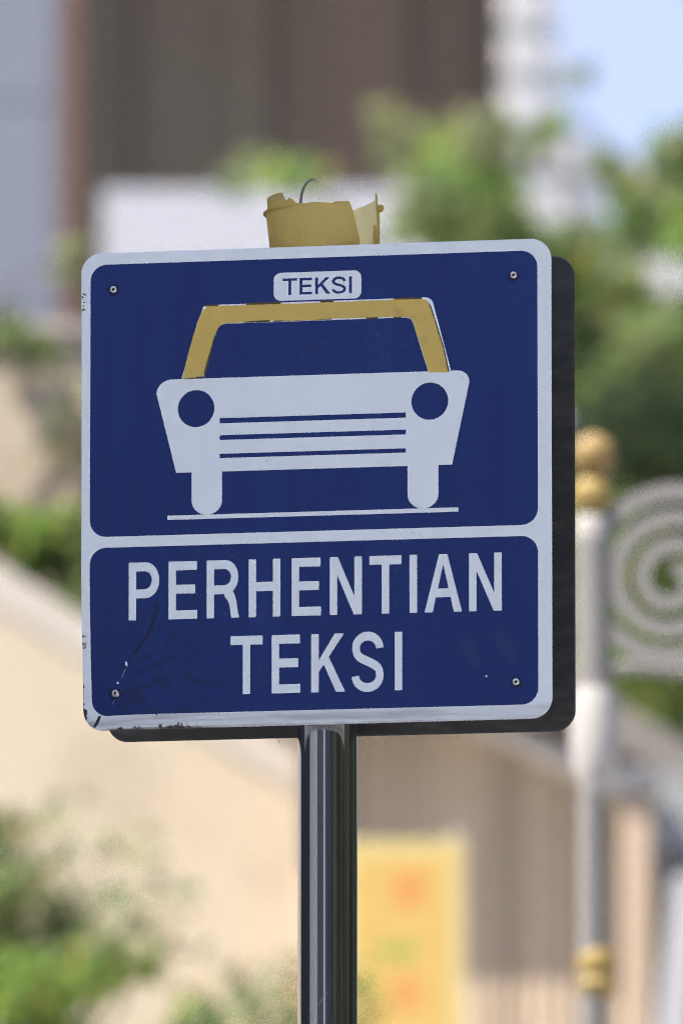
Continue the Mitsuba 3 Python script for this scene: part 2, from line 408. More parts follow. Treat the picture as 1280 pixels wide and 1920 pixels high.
# lettering in strokes: every letter is drawn in its own box, w wide and h tall, with stem s and bar b
def letter(ch, w, h, s, b):
    if ch == 'I':
        return sbox(0, 0, s, h)
    if ch == 'T':
        return unary_union([sbox(0, h - b, w, h), sbox((w - s) / 2, 0, (w + s) / 2, h)])
    if ch == 'E':
        return unary_union([sbox(0, 0, s, h), sbox(0, h - b, w * 0.985, h), sbox(0, 0, w, b), sbox(0, h * 0.442, w * 0.93, h * 0.442 + b)])
    if ch == 'H':
        return unary_union([sbox(0, 0, s, h), sbox(w - s, 0, w, h), sbox(0, h * 0.447, w, h * 0.447 + b * 1.03)])
    if ch == 'N':
        return unary_union([sbox(0, 0, s, h), sbox(w - s, 0, w, h), Polygon([(0, h), (s * 1.08, h), (w, 0), (w - s * 1.08, 0)])])
    if ch == 'A':
        t = s * 1.06
        m = w / 2
        out = Polygon([(0, 0), (m - t / 2 - 0.2, h), (m + t / 2 + 0.2, h), (w, 0)])
        inner = Polygon([(t, -1), (m, h * 0.83), (w - t, -1)])
        bar = sbox(0, h * 0.257, w, h * 0.257 + b * 0.98).intersection(out)
        return unary_union([out.difference(inner), bar])
    if ch in 'PR':
        y1 = h * 0.38 if ch == 'P' else h * 0.413
        cy, ry = (h + y1) / 2, (h - y1) / 2
        wb = w if ch == 'P' else w * 0.965
        cx = wb - ry * 0.78
        outer = Polygon([(0, y1), (cx, y1)] + arc(cx, cy, wb - cx, ry, -90, 90, 24) + [(0, h)])
        rin = ry - b
        inner = Polygon([(s, y1 + b), (cx - s * 0.12, y1 + b)] + arc(cx - s * 0.12, cy, wb - s - cx + s * 0.12, rin, -90, 90, 24) + [(s, h - b)])
        bowl = outer.difference(inner)
        parts = [bowl, sbox(0, 0, s, h)]
        if ch == 'R':
            x1 = w - s * 1.12
            leg = Polygon([(cx - s * 0.5, y1), (cx - s * 0.1, y1)] + [(x1 - s * 0.95, y1 - b * 0.22), (x1 - s * 0.45, y1 - b * 0.75), (x1 - s * 0.22, y1 - b * 1.3), (x1 - s * 0.12, h * 0.13), (x1, 0), (w, 0), (w - s * 0.16, h * 0.06)]
                          + [(w - s * 0.28, h * 0.16), (w - s * 0.42, y1 - b * 0.85), (w - s * 0.62, y1 - b * 0.15), (w - s * 1.0, y1 + b * 0.42), (w - s * 1.5, y1 + b * 0.8), (cx - s * 0.5, y1 + b * 0.8)])
            parts.append(leg.buffer(0))
        return unary_union(parts)
    if ch == 'K':
        up = Polygon([(s, h * 0.345), (s, h * 0.543), (w * 0.695, h), (w * 0.97, h)])
        leg = Polygon([(w * 0.36, h * 0.49), (w * 0.515, h * 0.605), (w, 0), (w * 0.73, 0)])
        return unary_union([sbox(0, 0, s, h), up, leg])
    if ch == 'S':
        # a centre line of two bowls and a slanting waist, thickened more where it runs level
        o = h * 0.02
        cx = w * 0.505
        r = (w - s) / 2
        cl = arc(cx, h * 0.735, r * 0.97, h * 0.265 + o - b / 2, 0, 180, 30)
        cl += [(s * 0.5 + w * 0.035, h * 0.68), (w * 0.19, h * 0.615), (w * 0.30, h * 0.56), (w * 0.5, h * 0.51), (w * 0.70, h * 0.455), (w * 0.83, h * 0.395), (w - s * 0.55, h * 0.325)]
        cl += arc(w * 0.5, h * 0.27, r, h * 0.27 + o - b / 2, 0, -176, 30)[1:]
        pts = np.array(cl)
        # even spacing, then smooth, then thicken
        ls = LineString(pts)
        q = np.array([ls.interpolate(t, normalized=True).coords[0] for t in np.linspace(0, 1, 160)])
        for _ in range(14):
            q[1:-1] = 0.25 * q[:-2] + 0.5 * q[1:-1] + 0.25 * q[2:]
        tan = np.gradient(q, axis=0)
        tan /= np.linalg.norm(tan, axis=1, keepdims=True)
        wid = (s + (b - s) * tan[:, 0] ** 2)[:, None] / 2
        nor = np.c_[-tan[:, 1], tan[:, 0]] * wid
        return Polygon(np.vstack([q + nor, (q - nor)[::-1]])).buffer(0)


def word(row, y0, h, s, b, bsdf, layer, soft):
    for ch, x0, x1 in row:
        g = shapely.affinity.translate(letter(ch, x1 - x0, h, s, b), x0, y0)
        g = g.buffer(-soft).buffer(2 * soft).buffer(-soft)
        part(FRONT, 'letter', flat(g.simplify(0.03), layer), bsdf)


word([('P', -243.8, -203.8), ('E', -191.5, -153.8), ('R', -141.4, -98.4), ('H', -86.3, -44.8), ('E', -30.0, 8.3), ('N', 19.8, 61.7), ('T', 71.6, 113.3), ('I', 123.9, 133.7), ('A', 143.4, 192.0), ('N', 201.3, 243.8)],
     -169.2, 74.5, 9.7, 11.4, 'white_sheet', 1, 0.5)
word([('T', -110.0, -68.1), ('E', -56.1, -18.7), ('K', -4.4, 39.8), ('S', 48.1, 90.2), ('I', 104.5, 114.2)], -268.0, 74.9, 9.7, 11.4, 'white_sheet', 1, 0.5)
word([('T', -42.0, -23.0), ('E', -19.8, -3.3), ('K', 0.8, 20.6), ('S', 22.2, 41.3), ('I', 45.1, 49.0)], 245.7, 21.6, 3.7, 3.2, 'blue_print', 2, 0.15)

# rivets: a domed ring round a dark hole
for x, y in ((-265.2, 260.4), (259.8, 262.0), (-263.0, -262.0), (261.9, -261.2)):
    prof = [(0.0019, 0.0004), (0.0021, 0.0016), (0.0027, 0.0022), (0.0035, 0.0021), (0.0043, 0.0015), (0.0048, 0.0005), (0.0049, 0.0)]
    m = trimesh.creation.revolve(np.array(prof), sections=28)
    m.apply_translation((x / 1000, y / 1000, 0.0009))
    rv = part(FRONT, 'rivet', place(m, curved=True), 'rivet_steel', smooth=True)
    m = trimesh.creation.cylinder(radius=0.0022, height=0.0012, sections=20)
    m.apply_translation((x / 1000, y / 1000, 0.0011))
    part(FRONT, 'rivet_hole', place(m, curved=True), 'dark_nick')
# flakes and cuts
for pts, mat in (([(-249.0, -222.4), (-247.3, -221.2), (-245.8, -224.5), (-246.2, -229.0), (-248.2, -226.8)], 'white_sheet'), ([(-261.0, -248.6), (-259.4, -247.2), (-257.4, -248.6), (-258.0, -250.4), (-260.0, -250.0)], 'white_sheet'),
                 ([(-259.2, -262.4), (-257.9, -261.3), (-257.6, -265.5), (-260.4, -266.8)], 'white_sheet'), ([(221.6, -252.8), (224.8, -251.4), (224.2, -254.4)], 'white_sheet'),
                 ([(-248.6, -231.0), (-254.3, -242.8), (-253.7, -243.0), (-247.9, -231.4)], 'scratch'), ([(-264.0, -270.0), (-267.0, -276.2), (-266.5, -276.3), (-263.5, -270.3)], 'scratch'),
                 ([(-7.2, 180.5), (-5.2, 180.8), (-5.6, 174.6), (-6.8, 174.8)], 'tape_glue')):
    m = prism(shapely.affinity.scale(Polygon(pts), 0.001, 0.001, origin=(0, 0)), 0.0003)
    m.apply_translation((0, 0, 0.0007))
    part(FRONT, 'paint_flake', place(m, curved=True), mat)
m = prism(shapely.affinity.scale(Polygon([(-286.6, -289.4), (-282.6, -290.6), (-284.8, -295.2), (-287.6, -300.2), (-291.9, -304.8), (-295.4, -303.2), (-291.0, -297.6)]), 0.001, 0.001, origin=(0, 0)), 0.0003)
m.apply_translation((0, 0, 0.0002))
part(FRONT, 'dark_gouge', place(fine(m, 0.004), curved=True), 'dark_nick', label='short black gouge across the white border at the bent corner')
m = prism(shapely.affinity.scale(Polygon([(-210, -288.9), (-207.2, -288.2), (-204.4, -289.2), (-206.8, -293.2)]), 0.001, 0.001, origin=(0, 0)), 0.0003)
m.apply_translation((0, 0, 0.0009))
part(FRONT, 'paint_flake', place(m, curved=True), 'blue_print')

# the second plate, back to back with the first, seen from its bare inner side
part(SIGN, 'rear_plate', place(plate_mesh(0.3085, 0.3085, 0.027, 0.003), depth=GAP), 'rear_metal', label='bare dark inner face of the second plate behind the first')
AXIS = P0 - SN * (GAP / 2 + 0.0)
POLE_TOP = P0[2] + 0.24
part(SIGN, 'pole', lathe([(0, 0.10), (0.0383, 0.10), (0.0383, POLE_TOP - 0.004), (0.036, POLE_TOP), (0, POLE_TOP)], (AXIS[0], AXIS[1], 0), 96), 'pole_steel', smooth=40, label='polished round steel pole')
part(SIGN, 'base_collar', lathe([(0, 0.13), (0.095, 0.13), (0.095, 0.145), (0.05, 0.16), (0.0385, 0.18), (0.0, 0.18)], (AXIS[0], AXIS[1], 0), 48), 'pole_steel', smooth=40)
for b in (0.16, -0.16):
    for side in (1, -1):
        lo, hi = (GAP / 2 - 0.003 - 0.0345, GAP / 2 - 0.0031)
        m = trimesh.creation.box(extents=(0.40, 0.035, 0.033))
        m.apply_translation((0, b, -GAP / 2 + side * 0.0555))
        br = part(SIGN, 'bracket', place(m), 'rear_metal')
# a small curl of scraped lacquer on the pole, low in view, and a scrap of thread hanging from the rear plate
fb = at(604, 1878, AXIS[1] - 0.037)
for dx, dz, l in ((-0.004, -0.004, 0.012), (0.0, 0.003, 0.010), (0.003, 0.006, 0.008), (0.005, 0.009, 0.006)):
    c = fb + np.array([dx, 0, dz])
    ang = math.asin(np.clip((c[0] - AXIS[0]) / 0.0385, -1, 1))
    pts = []
    for t in np.linspace(0, 1, 5):
        x = c[0] + (t - 0.4) * l * 0.8
        r = 0.0386
        pts.append((x, AXIS[1] - math.sqrt(max(r * r - (x - AXIS[0]) ** 2, 0)), c[2] + (t - 0.5) * l * 0.9 + 0.002 * math.sin(t * 3)))
    part(SIGN, 'scratch_mark', tube(pts, 0.00028, 5), 'scratch')
th = P0 + SS * -0.082 - SN * (GAP + 0.001)
part(SIGN, 'loose_thread', tube([(th[0] - 0.012, th[1], P0[2] - 0.3080), (th[0], th[1] - 0.0005, P0[2] - 0.3084), (th[0] + 0.0004, th[1] - 0.0008, P0[2] - 0.3115), (th[0] + 0.0012, th[1] - 0.0008, P0[2] - 0.3140)], 0.0004, 5), 'dark_nick')

# ------------------------------------------------------------------ the broken yellow lamp tub on top of the pole
TUB = thing('broken_roof_lamp', 'broken yellow plastic lamp housing stuck on top of the sign', 'lamp')
TC = AXIS + SS * -0.0062
FLANGE_Z = P0[2] + 0.3655
prof_t = np.array([(-180, .006), (-150, .014), (-120, .0185), (-95, .0185), (-62, .0195), (-50, .0195), (-47.5, .019), (-45.5, .0135), (-43, .0085), (-40, .0085), (-37, .0105), (-34, .0085), (-30, .003), (-25, .0018), (-18, .0004), (-10, .001), (0, .0000), (6, -.0008), (9, -.0020), (12, .0012),
                   (20, .001), (28.2, .0015), (29.4, -.004), (34, -.022), (39.0, -.048), (39.6, -.062), (40.2, -.068), (44.0, -.078), (60, -.082), (64, -.082), (65.5, -.026), (68, -.028), (82, -.042), (88, -.048), (92.5, -.048), (93.5, .016), (96, .021), (99, .013), (106, .014), (125, .012), (150, .008), (180, .006)])
ROLL = math.radians(3.0)


def tub_point(theta, r, z):
    """theta from the side towards the viewer, positive to the right."""
    th_ = np.radians(theta)
    x, y = r * np.sin(th_), -r * np.cos(th_)
    xr, zr = x * math.cos(ROLL) - z * math.sin(ROLL), x * math.sin(ROLL) + z * math.cos(ROLL)
    return np.stack([TC[0] + xr, TC[1] + y, FLANGE_Z + zr], -1)


def tub_radius(z):
    return np.where(z > 0.001, 0.0712, 0.0735 + 0.055 * np.minimum(z, 0))


def tub_mesh(inner):
    th_ = np.unique(np.concatenate([np.arange(-180, 181, 2.0), prof_t[:, 0]]))
    th_ = th_[np.abs(th_) <= 102] if not inner else np.concatenate([th_[th_ >= 100], th_[(th_ <= -100) & (th_ > -180)] + 360])
    top = np.interp((th_ + 180) % 360 - 180, prof_t[:, 0], prof_t[:, 1])
    rows = 30
    v = []
    for t, zt in zip(th_, top):
        z = np.linspace(-0.135, zt, rows)
        v.append(tub_point(np.full(rows, t), tub_radius(z) - (0.0008 if inner else 0), z))
    n = len(th_)
    f = []
    for i in range(n - 1):
        j = i + 1
        for k in range(rows - 1):
            a, b, c, d = i * rows + k, j * rows + k, j * rows + k + 1, i * rows + k + 1
            f += [[a, b, c], [a, c, d]] if not inner else [[a, c, b], [a, d, c]]
    v = np.vstack(v)
    if not inner:
        lip = []
        for t, zt in zip(th_, top):
            lip.append(tub_point(np.array([t]), tub_radius(np.array([zt])) - 0.0024, np.array([zt]))[0])
        o = len(v)
        v = np.vstack([v, lip])
        for i in range(n - 1):
            j = i + 1
            f += [[i * rows + rows - 1, j * rows + rows - 1, o + j], [i * rows + rows - 1, o + j, o + i]]
    return trimesh.Trimesh(v, f, process=False)


part(TUB, 'near_wall', tub_mesh(False), 'tub_plastic', smooth=40)
part(TUB, 'far_wall', tub_mesh(True), 'tub_faded', smooth=40, label='paler far wall seen through the break')
for t0, t1 in ((-150, -29), (86, 97)):
    tt = np.linspace(t0, t1, max(4, int((t1 - t0) / 3)))
    rad = np.full(len(tt), 0.0022 if t0 < 0 else 0.0040)
    if t0 < 0:
        rad = np.interp(tt, [-150, -70, -45, -29], [0.0024, 0.0024, 0.002, 0.0008])
    part(TUB, 'rim', tube(tub_point(tt, 0.0748, np.zeros(len(tt))), rad, 10), 'tub_plastic', smooth=40)
wy = TC[1] + 0.01
wp = [at(562, 392, wy), at(565, 365, wy), at(568, 354, wy), at(573, 345, wy), at(580, 338, wy), at(587, 335.5, wy)]
part(TUB, 'wire', tube(wp, 0.0017, 8), 'wire_grey', smooth=True, label='grey bent wire sticking out of the broken housing')
for e in ((596, 334, 0.0), (594, 339, 0.002), (592, 342, -0.002)):
    part(TUB, 'wire_strand', tube([wp[-1], (np.array(wp[-1]) + at(e[0], e[1], wy)) / 2 + [0, e[2], 0.0006], at(e[0], e[1], wy + e[2])], 0.0004, 5), 'wire_grey')
part(TUB, 'base_plug', lathe([(0, -0.14), (0.064, -0.14), (0.064, -0.128), (0, -0.128)], (TC[0], TC[1], FLANGE_Z), 40), 'tub_faded')

# ------------------------------------------------------------------ foliage
scene['leaf_mat'] = {'type': 'principledthin', 'base_color': {'type': 'mesh_attribute', 'name': 'vertex_color'}, 'roughness': 0.55, 'diff_trans': 0.9, 'eta': 1.35}
scene['bark_mat'] = principled(lambda p, n, uv: mix((0.07, 0.06, 0.045), (0.12, 0.10, 0.075), fbm(p.x * 14, p.y * 14, p.z * 3)), 0.9)
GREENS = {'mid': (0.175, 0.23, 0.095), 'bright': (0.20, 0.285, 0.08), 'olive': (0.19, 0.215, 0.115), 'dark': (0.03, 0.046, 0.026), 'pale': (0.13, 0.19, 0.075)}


def leaves(clumps, size, seed, spread=0.8):
    """clumps: (centre, radius, count, tone). Folded leaf-shaped faces through each clump's volume, with their colours."""
    rng = np.random.default_rng(seed)
    V, F, Cc = [], [], []
    o = 0
    for c, r, count, tone in clumps:
        d = rng.normal(size=(count, 3))
        d /= np.linalg.norm(d, axis=1, keepdims=True)
        pos = np.asarray(c) + np.clip(rng.normal(size=(count, 3)), -1.9, 1.9) * r * 0.52 * np.array([1, spread, 1])
        nrm = 0.75 * rng.normal(size=(count, 3)) + d * 0.4 + np.array([-0.7, -1.7, 1.7])
        nrm /= np.linalg.norm(nrm, axis=1, keepdims=True)
        ax = np.cross(nrm, rng.normal(size=(count, 3)))
        ax /= np.linalg.norm(ax, axis=1, keepdims=True)
        sd = np.cross(nrm, ax)
        L = size * (0.7 + 0.6 * rng.random((count, 1)))
        w = L * 0.27
        droop = nrm * L * 0.13
        v = np.stack([pos - ax * L * 0.5, pos + sd * w - ax * L * 0.05 + nrm * w * 0.35, pos + ax * L * 0.5 - droop, pos - sd * w - ax * L * 0.05 + nrm * w * 0.35], 1)
        V.append(v.reshape(-1, 3))
        idx = o + 4 * np.arange(count)[:, None]
        F.append(np.concatenate([idx + [0, 1, 2], idx + [0, 2, 3]]))
        col = np.array(GREENS[tone]) * (0.7 + 0.6 * rng.random((count, 1))) * (1 + 0.18 * rng.normal(size=(count, 3)) * [1, 0.3, 0.6])
        Cc.append(np.repeat(np.clip(col, 0.008, 0.4), 4, axis=0))
        o += 4 * count
    return trimesh.Trimesh(np.vstack(V), np.vstack(F), process=False), np.vstack(Cc)


def plant(key, trunk, limbs, clumps, size, seed, r0, crown='crown'):
    """trunk: points; limbs: lists of points; crown of clumps."""
    part(key, 'trunk', tube(trunk, np.linspace(r0, r0 * 0.45, len(trunk)), 12), 'bark_mat', smooth=True)
    for l in limbs:
        part(key, 'limb', tube(l, np.linspace(r0 * 0.42, r0 * 0.09, len(l)), 8), 'bark_mat', smooth=True)
    m, col = leaves(clumps, size, seed)
    part(key, crown, m, 'leaf_mat', color=col, kind='stuff')


def photo_clumps(rows, y, depth, seed):
    """Clumps as (px, py, radius px, leaves, tone, distance offset)."""
    rng = np.random.default_rng(seed)
    out = []
    for px, py, r, n, tone in rows:
        yy = y + rng.uniform(-depth, depth)
        out.append((at(px, py, yy), r * yy / FP, int(n * 1.7), tone))
    return out


def limb_to(a, b, sag=0.1, n=6, seed=0):
    rng = np.random.default_rng(seed)
    a, b = np.asarray(a), np.asarray(b)
    t = np.linspace(0, 1, n)[:, None]
    p = a + (b - a) * t
    p[1:-1] += rng.normal(size=(n - 2, 3)) * np.linalg.norm(b - a) * 0.03
    p += np.array([0, 0, 1.0]) * (sag * np.linalg.norm(b - a) * np.sin(np.pi * t))
    return p


# the spreading tree behind the sign on the right
rows = [(735, 235, 50, 12, 'olive'), (770, 270, 70, 26, 'olive'), (840, 300, 80, 110, 'olive'), (885, 335, 90, 150, 'bright'), (915, 260, 60, 50, 'olive'), (1060, 520, 50, 60, 'bright'), (1170, 560, 60, 60, 'mid'), (1160, 780, 60, 60, 'mid'),  (810, 390, 75, 90, 'mid'), (765, 425, 40, 18, 'mid'), (870, 420, 90, 150, 'mid'), (935, 430, 60, 70, 'mid'),
        (930, 480, 90, 150, 'mid'), (1010, 510, 80, 130, 'olive'), (1090, 470, 55, 60, 'mid'), (1120, 540, 75, 120, 'mid'), (1110, 620, 80, 140, 'mid'), (1150, 680, 90, 150, 'bright'), (1100, 720, 60, 90, 'mid'), (1200, 660, 70, 90, 'mid'), (1250, 720, 80, 120, 'mid'), (1300, 640, 90, 140, 'mid'),
        (1265, 345, 50, 60, 'mid'), (1300, 290, 70, 90, 'mid'), (1235, 300, 38, 26, 'olive'), (1170, 350, 40, 34, 'mid'), (1195, 395, 50, 60, 'mid'), (1140, 315, 35, 22, 'mid'), (1265, 425, 45, 50, 'bright'), (1330, 430, 70, 110, 'bright'), (1205, 440, 45, 50, 'mid'), (1030, 245, 24, 22, 'bright'), (1045, 225, 14, 8, 'bright'),
        (1000, 285, 30, 10, 'olive'), (1080, 140, 34, 8, 'olive'), (535, 325, 36, 22, 'bright'), (480, 328, 46, 16, 'mid'), (435, 338, 30, 6, 'olive'), (585, 335, 36, 8, 'mid'), (1190, 590, 50, 50, 'mid')]
cl = photo_clumps(rows, 64.0, 1.3, 5)
TREE = thing('shade_tree', 'tall leafy green tree rising behind the right edge of the sign', 'tree')
base = np.array([2.3, 65.0, 0.0])
fork = np.array([1.75, 64.6, 8.0])
limbs = [limb_to(fork, at(840, 330, 64.4), 0.12, seed=1), limb_to(fork, at(1120, 560, 64.2), 0.05, seed=2), limb_to(fork, at(1260, 420, 64.5), 0.05, seed=3), limb_to(fork, at(540, 330, 64.8), 0.1, seed=4), limb_to(fork, at(1040, 250, 64.6), 0.05, seed=6)]
up = [(at(px, py, 66), 0.7, 130, 'mid') for px, py in ((1500, 100), (1700, 300), (1500, 450), (1650, 700), (1480, 650))]
plant(TREE, limb_to(base, fork, 0.02, 8, 9), limbs, cl + up, 0.13, 11, 0.17)
# dense tree lower down on the right, deep shade coloured into its upper leaves
DEEP = thing('dense_tree', 'dense green tree behind the scrolled lamp post, deep shade painted into its upper leaves', 'tree')
rng = np.random.default_rng(8)
cl = []
for _ in range(70):
    px, py = rng.uniform(1050, 1700), rng.uniform(760, 1420)
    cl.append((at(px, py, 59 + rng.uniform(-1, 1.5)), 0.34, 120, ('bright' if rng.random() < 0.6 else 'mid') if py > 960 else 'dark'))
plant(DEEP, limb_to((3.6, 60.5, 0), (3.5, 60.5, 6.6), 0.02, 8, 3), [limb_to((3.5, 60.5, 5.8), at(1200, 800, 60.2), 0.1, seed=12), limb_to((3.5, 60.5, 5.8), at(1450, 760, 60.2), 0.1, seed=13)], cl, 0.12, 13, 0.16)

# ------------------------------------------------------------------ buildings behind
def brown_col(k):
    def fn(p, n, uv):
        t = smoothstep(0.35, 0.65, fbm(p.x * 0.45 + 7, p.y * 0.1, p.z * 0.4))
        return mix((0.090 * k, 0.068 * k, 0.052 * k), (0.088 * k, 0.077 * k, 0.059 * k), t)
    return fn


for name, k in (('brown_slat', 1.0), ('brown_slat_pale', 1.22), ('brown_slat_dark', 0.78)):
    scene[name] = principled(brown_col(k), 0.7, 0.2)
scene['brown_back'] = principled((0.075, 0.062, 0.049), 0.8)
scene['sunlit_brown'] = principled((0.222, 0.126, 0.081), 0.8)  # edge of the brown facade, sunlight put into its orange tone
scene['grey_panel'] = principled(lambda p, n, uv: mix((0.124, 0.145, 0.193), (0.115, 0.134, 0.178), fbm(p.x * 0.8, p.y, p.z * 0.8)), 0.5)
scene['joint_dark'] = principled((0.118, 0.126, 0.148), 0.8)
scene['white_wall'] = principled(lambda p, n, uv: mix((0.348, 0.359, 0.396), (0.318, 0.329, 0.363), fbm(p.x * 1.2, p.y, p.z * 2.0)), 0.6)
scene['teal_glass'] = principled((0.045, 0.10, 0.125), 0.35, 0.4)
scene['cream_wall'] = principled(lambda p, n, uv: mix((0.39, 0.35, 0.283), (0.27, 0.232, 0.182), smoothstep(0.40, 0.72, fbm(p.x * 2.1, p.y * 2.1, p.z * 1.4, octaves=4))), 0.85)
scene['coping_grey'] = principled(lambda p, n, uv: mix((0.40, 0.385, 0.365), (0.33, 0.315, 0.30), fbm(p.x * 5, p.y * 5, p.z * 5)), 0.85)

BROWN = thing('slatted_tower', 'tall dark brown building clad in narrow vertical slats behind the sign', 'building')
TURN = math.radians(40)                        # the slatted side looks away from the sun
xr = at(948, 200, 160)[0]
ALONG = np.array([math.cos(TURN), math.sin(TURN), 0.0])


def turned(u0, u1, v0, v1, z0, z1):
    """A block along the turned facade: u to the right along it, v into the building."""
    m = brick((u0, v0, z0), (u1, v1, z1))
    m.apply_transform(trimesh.transformations.rotation_matrix(TURN, [0, 0, 1]))
    m.apply_translation((xr, 160, 0))
    return m


part(BROWN, 'wall', turned(-13, 0, 0.1, 16, 0, 44), 'brown_back')
offs = {0: 0}
kinds = [part(BROWN, 'slat', turned(-0.2, 0.0, 0.082, 0.0995, 0, 44), 'brown_slat')]
rng = np.random.default_rng(4)
for k in range(1, 34):
    tone = int(rng.integers(0, 3))
    while len(kinds) <= tone:
        kinds.append(None)
    d = ALONG * -0.222 * k
    if kinds[tone] is None:
        kinds[tone] = part(BROWN, 'slat', turned(-0.2 - 0.222 * k, -0.222 * k, 0.082, 0.0995, 0, 44), ('brown_slat', 'brown_slat_pale', 'brown_slat_dark')[tone])
        offs[tone] = k
    else:
        again(BROWN, 'slat', kinds[tone], (d - ALONG * -0.222 * offs[tone]).tolist())
part(BROWN, 'sunlit_reveal', turned(-7.95, -7.56, 0.03, 0.0995, 0, 44), 'sunlit_brown', label='narrow reveal at the left edge of the slats, sunlight painted into its orange brown')

GREY = thing('grey_panel_tower', 'pale grey panelled tower cut off by the left edge of the photo', 'building')
gx = at(100, 300, 110)[0]
part(GREY, 'wall', brick((gx - 14, 110.06, 0), (gx, 112.5, 38)), 'joint_dark')
first = part(GREY, 'cladding_panel', bevel_box((gx - 1.38, 110.0, 0.02), (gx - 0.0, 110.07, 1.98), 0.015), 'grey_panel')
for i in range(10):
    for j in range(19):
        if i or j:
            again(GREY, 'cladding_panel', first, (-1.4 * i, 0, 2.0 * j))


def floors(key, x0, x1, y0, depth, z0, z1, pitch, r, band, paint='white_wall'):
    """Storeys with a white balcony band that rounds the right corner and a recessed glass strip above it."""
    outline = Polygon([(x0, y0), (x1 - r, y0)] + arc(x1 - r, y0 + r, r, r, -90, 0, 8) + [(x1, y0 + depth), (x0, y0 + depth)])
    glass = outline.buffer(-0.7, join_style='mitre')
    a = prism(outline, band)
    b = prism(glass, pitch - band)
    z = z0
    fa = fb_ = None
    while z < z1 - 0.01:
        if fa is None:
            a.apply_translation((0, 0, z))
            b.apply_translation((0, 0, z + band))
            fa, fb_ = part(key, 'balcony_band', a, paint), part(key, 'window_strip', b, 'teal_glass')
        else:
            again(key, 'balcony_band', fa, (0, 0, z - z0))
            again(key, 'window_strip', fb_, (0, 0, z - z0))
        z += pitch


scene['board_white'] = principled((0.335, 0.355, 0.41), 0.6)
scene['tower_white'] = principled((0.55, 0.55, 0.56), 0.6)
HIGH = thing('white_high_rise', 'white high-rise with horizontal balcony bands beside the open sky', 'building')
floors(HIGH, at(930, 100, 760)[0] - 22, at(1050, 100, 760)[0], 760, 26, 0.0, 152, 3.2, 3.0, 1.9, 'tower_white')
LOWER = thing('white_balcony_block', 'lower white block with pale bands seen through gaps in the tree', 'building')
floors(LOWER, at(930, 100, 700)[0] - 10, at(1125, 100, 700)[0], 700, 26, 0.0, at(1000, 300, 700)[2], 3.1, 2.0, 2.2)
FAR = thing('cream_topped_block', 'white and tan block showing behind the tree at the right edge', 'building')
ax, az, bz = at(1185, 460, 300)[0], at(1200, 455, 300)[2], at(1200, 555, 300)[2]
scene['tan_wall'] = principled((0.311, 0.252, 0.185), 0.8)
part(FAR, 'wall', brick((ax, 300.2, 0), (ax + 14, 312, bz)), 'tan_wall')
part(FAR, 'parapet', brick((ax - 0.2, 300, bz), (ax + 14.2, 312.2, az)), 'white_wall')

WHITE = thing('white_boarded_building', 'low white building with horizontal boards right behind the yellow lamp housing', 'building')
wx0, wx1 = at(192, 400, 85)[0], at(800, 400, 85)[0]
wt = at(500, 354, 85)[2]
part(WHITE, 'wall', brick((wx0 + 0.02, 85.04, 0), (wx1, 89, wt - 0.03)), 'board_white')
first = part(WHITE, 'board', brick((wx0, 85.0, wt - 0.105), (wx1, 85.045, wt)), 'board_white')
for k in range(1, 26):
    again(WHITE, 'board', first, (0, 0, -0.112 * k))

# the cream wall on the left, rough and weathered
def rough_wall(x0, x1, z0, z1, y, thick, amp, seed, step=0.09):
    """A closed wall slab whose front is uneven."""
    nx, nz = int((x1 - x0) / step) + 2, int((z1 - z0) / step) + 2
    X, Z = np.meshgrid(np.linspace(x0, x1, nx), np.linspace(z0, z1, nz), indexing='ij')
    Yv = y + amp * (meshkit.fbm(np.stack([X * 1.3, X * 0, Z * 1.3], -1), 4, seed) - 0.5) * 2
    v = np.stack([X, Yv, Z], -1).reshape(-1, 3)
    f = []
    idx = np.arange(nx * nz).reshape(nx, nz)
    a, b, c, d = idx[:-1, :-1].ravel(), idx[1:, :-1].ravel(), idx[1:, 1:].ravel(), idx[:-1, 1:].ravel()
    f = np.vstack([np.c_[a, b, c], np.c_[a, c, d]])
    front = trimesh.Trimesh(v, f, process=False)
    return trimesh.util.concatenate([front, brick((x0, y + amp + 0.02, z0), (x1, y + thick, z1 - 0.02))])


CREAM = thing('cream_wall', 'high weathered cream wall on the left behind the sign', 'wall')
part(CREAM, 'wall_face', rough_wall(-12.0, at(640, 900, 46.5)[0], 0.0, at(80, 625, 46.5)[2], 46.5, 0.5, 0.012, 3), 'cream_wall', smooth=True)
part(CREAM, 'wall_end', brick((-60, 46.5, 0), (-12.001, 47.0, at(80, 625, 46.5)[2])), 'cream_wall')
part(CREAM, 'coping', brick((-60.0, 46.44, at(80, 625, 46.5)[2]), (at(640, 900, 46.5)[0], 47.1, at(80, 605, 46.5)[2])), 'coping_grey')
STEP = thing('stair_parapet', 'cream parapet wall with a sloping grey coping at the left edge', 'wall')
a0, a1 = at(-500, 825, 44.6), at(660, 1555, 44.6)
part(STEP, 'wall_face', wall_prism([(a0[0], 0), (a1[0], 0), (a1[0], a1[2]), (a0[0], a0[2])], 44.6, 44.95), 'cream_wall')
t = 0.17
part(STEP, 'coping', wall_prism([(a0[0], a0[2] + 0.001), (a1[0], a1[2] + 0.001), (a1[0], a1[2] + t), (a0[0], a0[2] + t)], 44.585, 45.05), 'coping_grey', label='sloping pale grey coping')

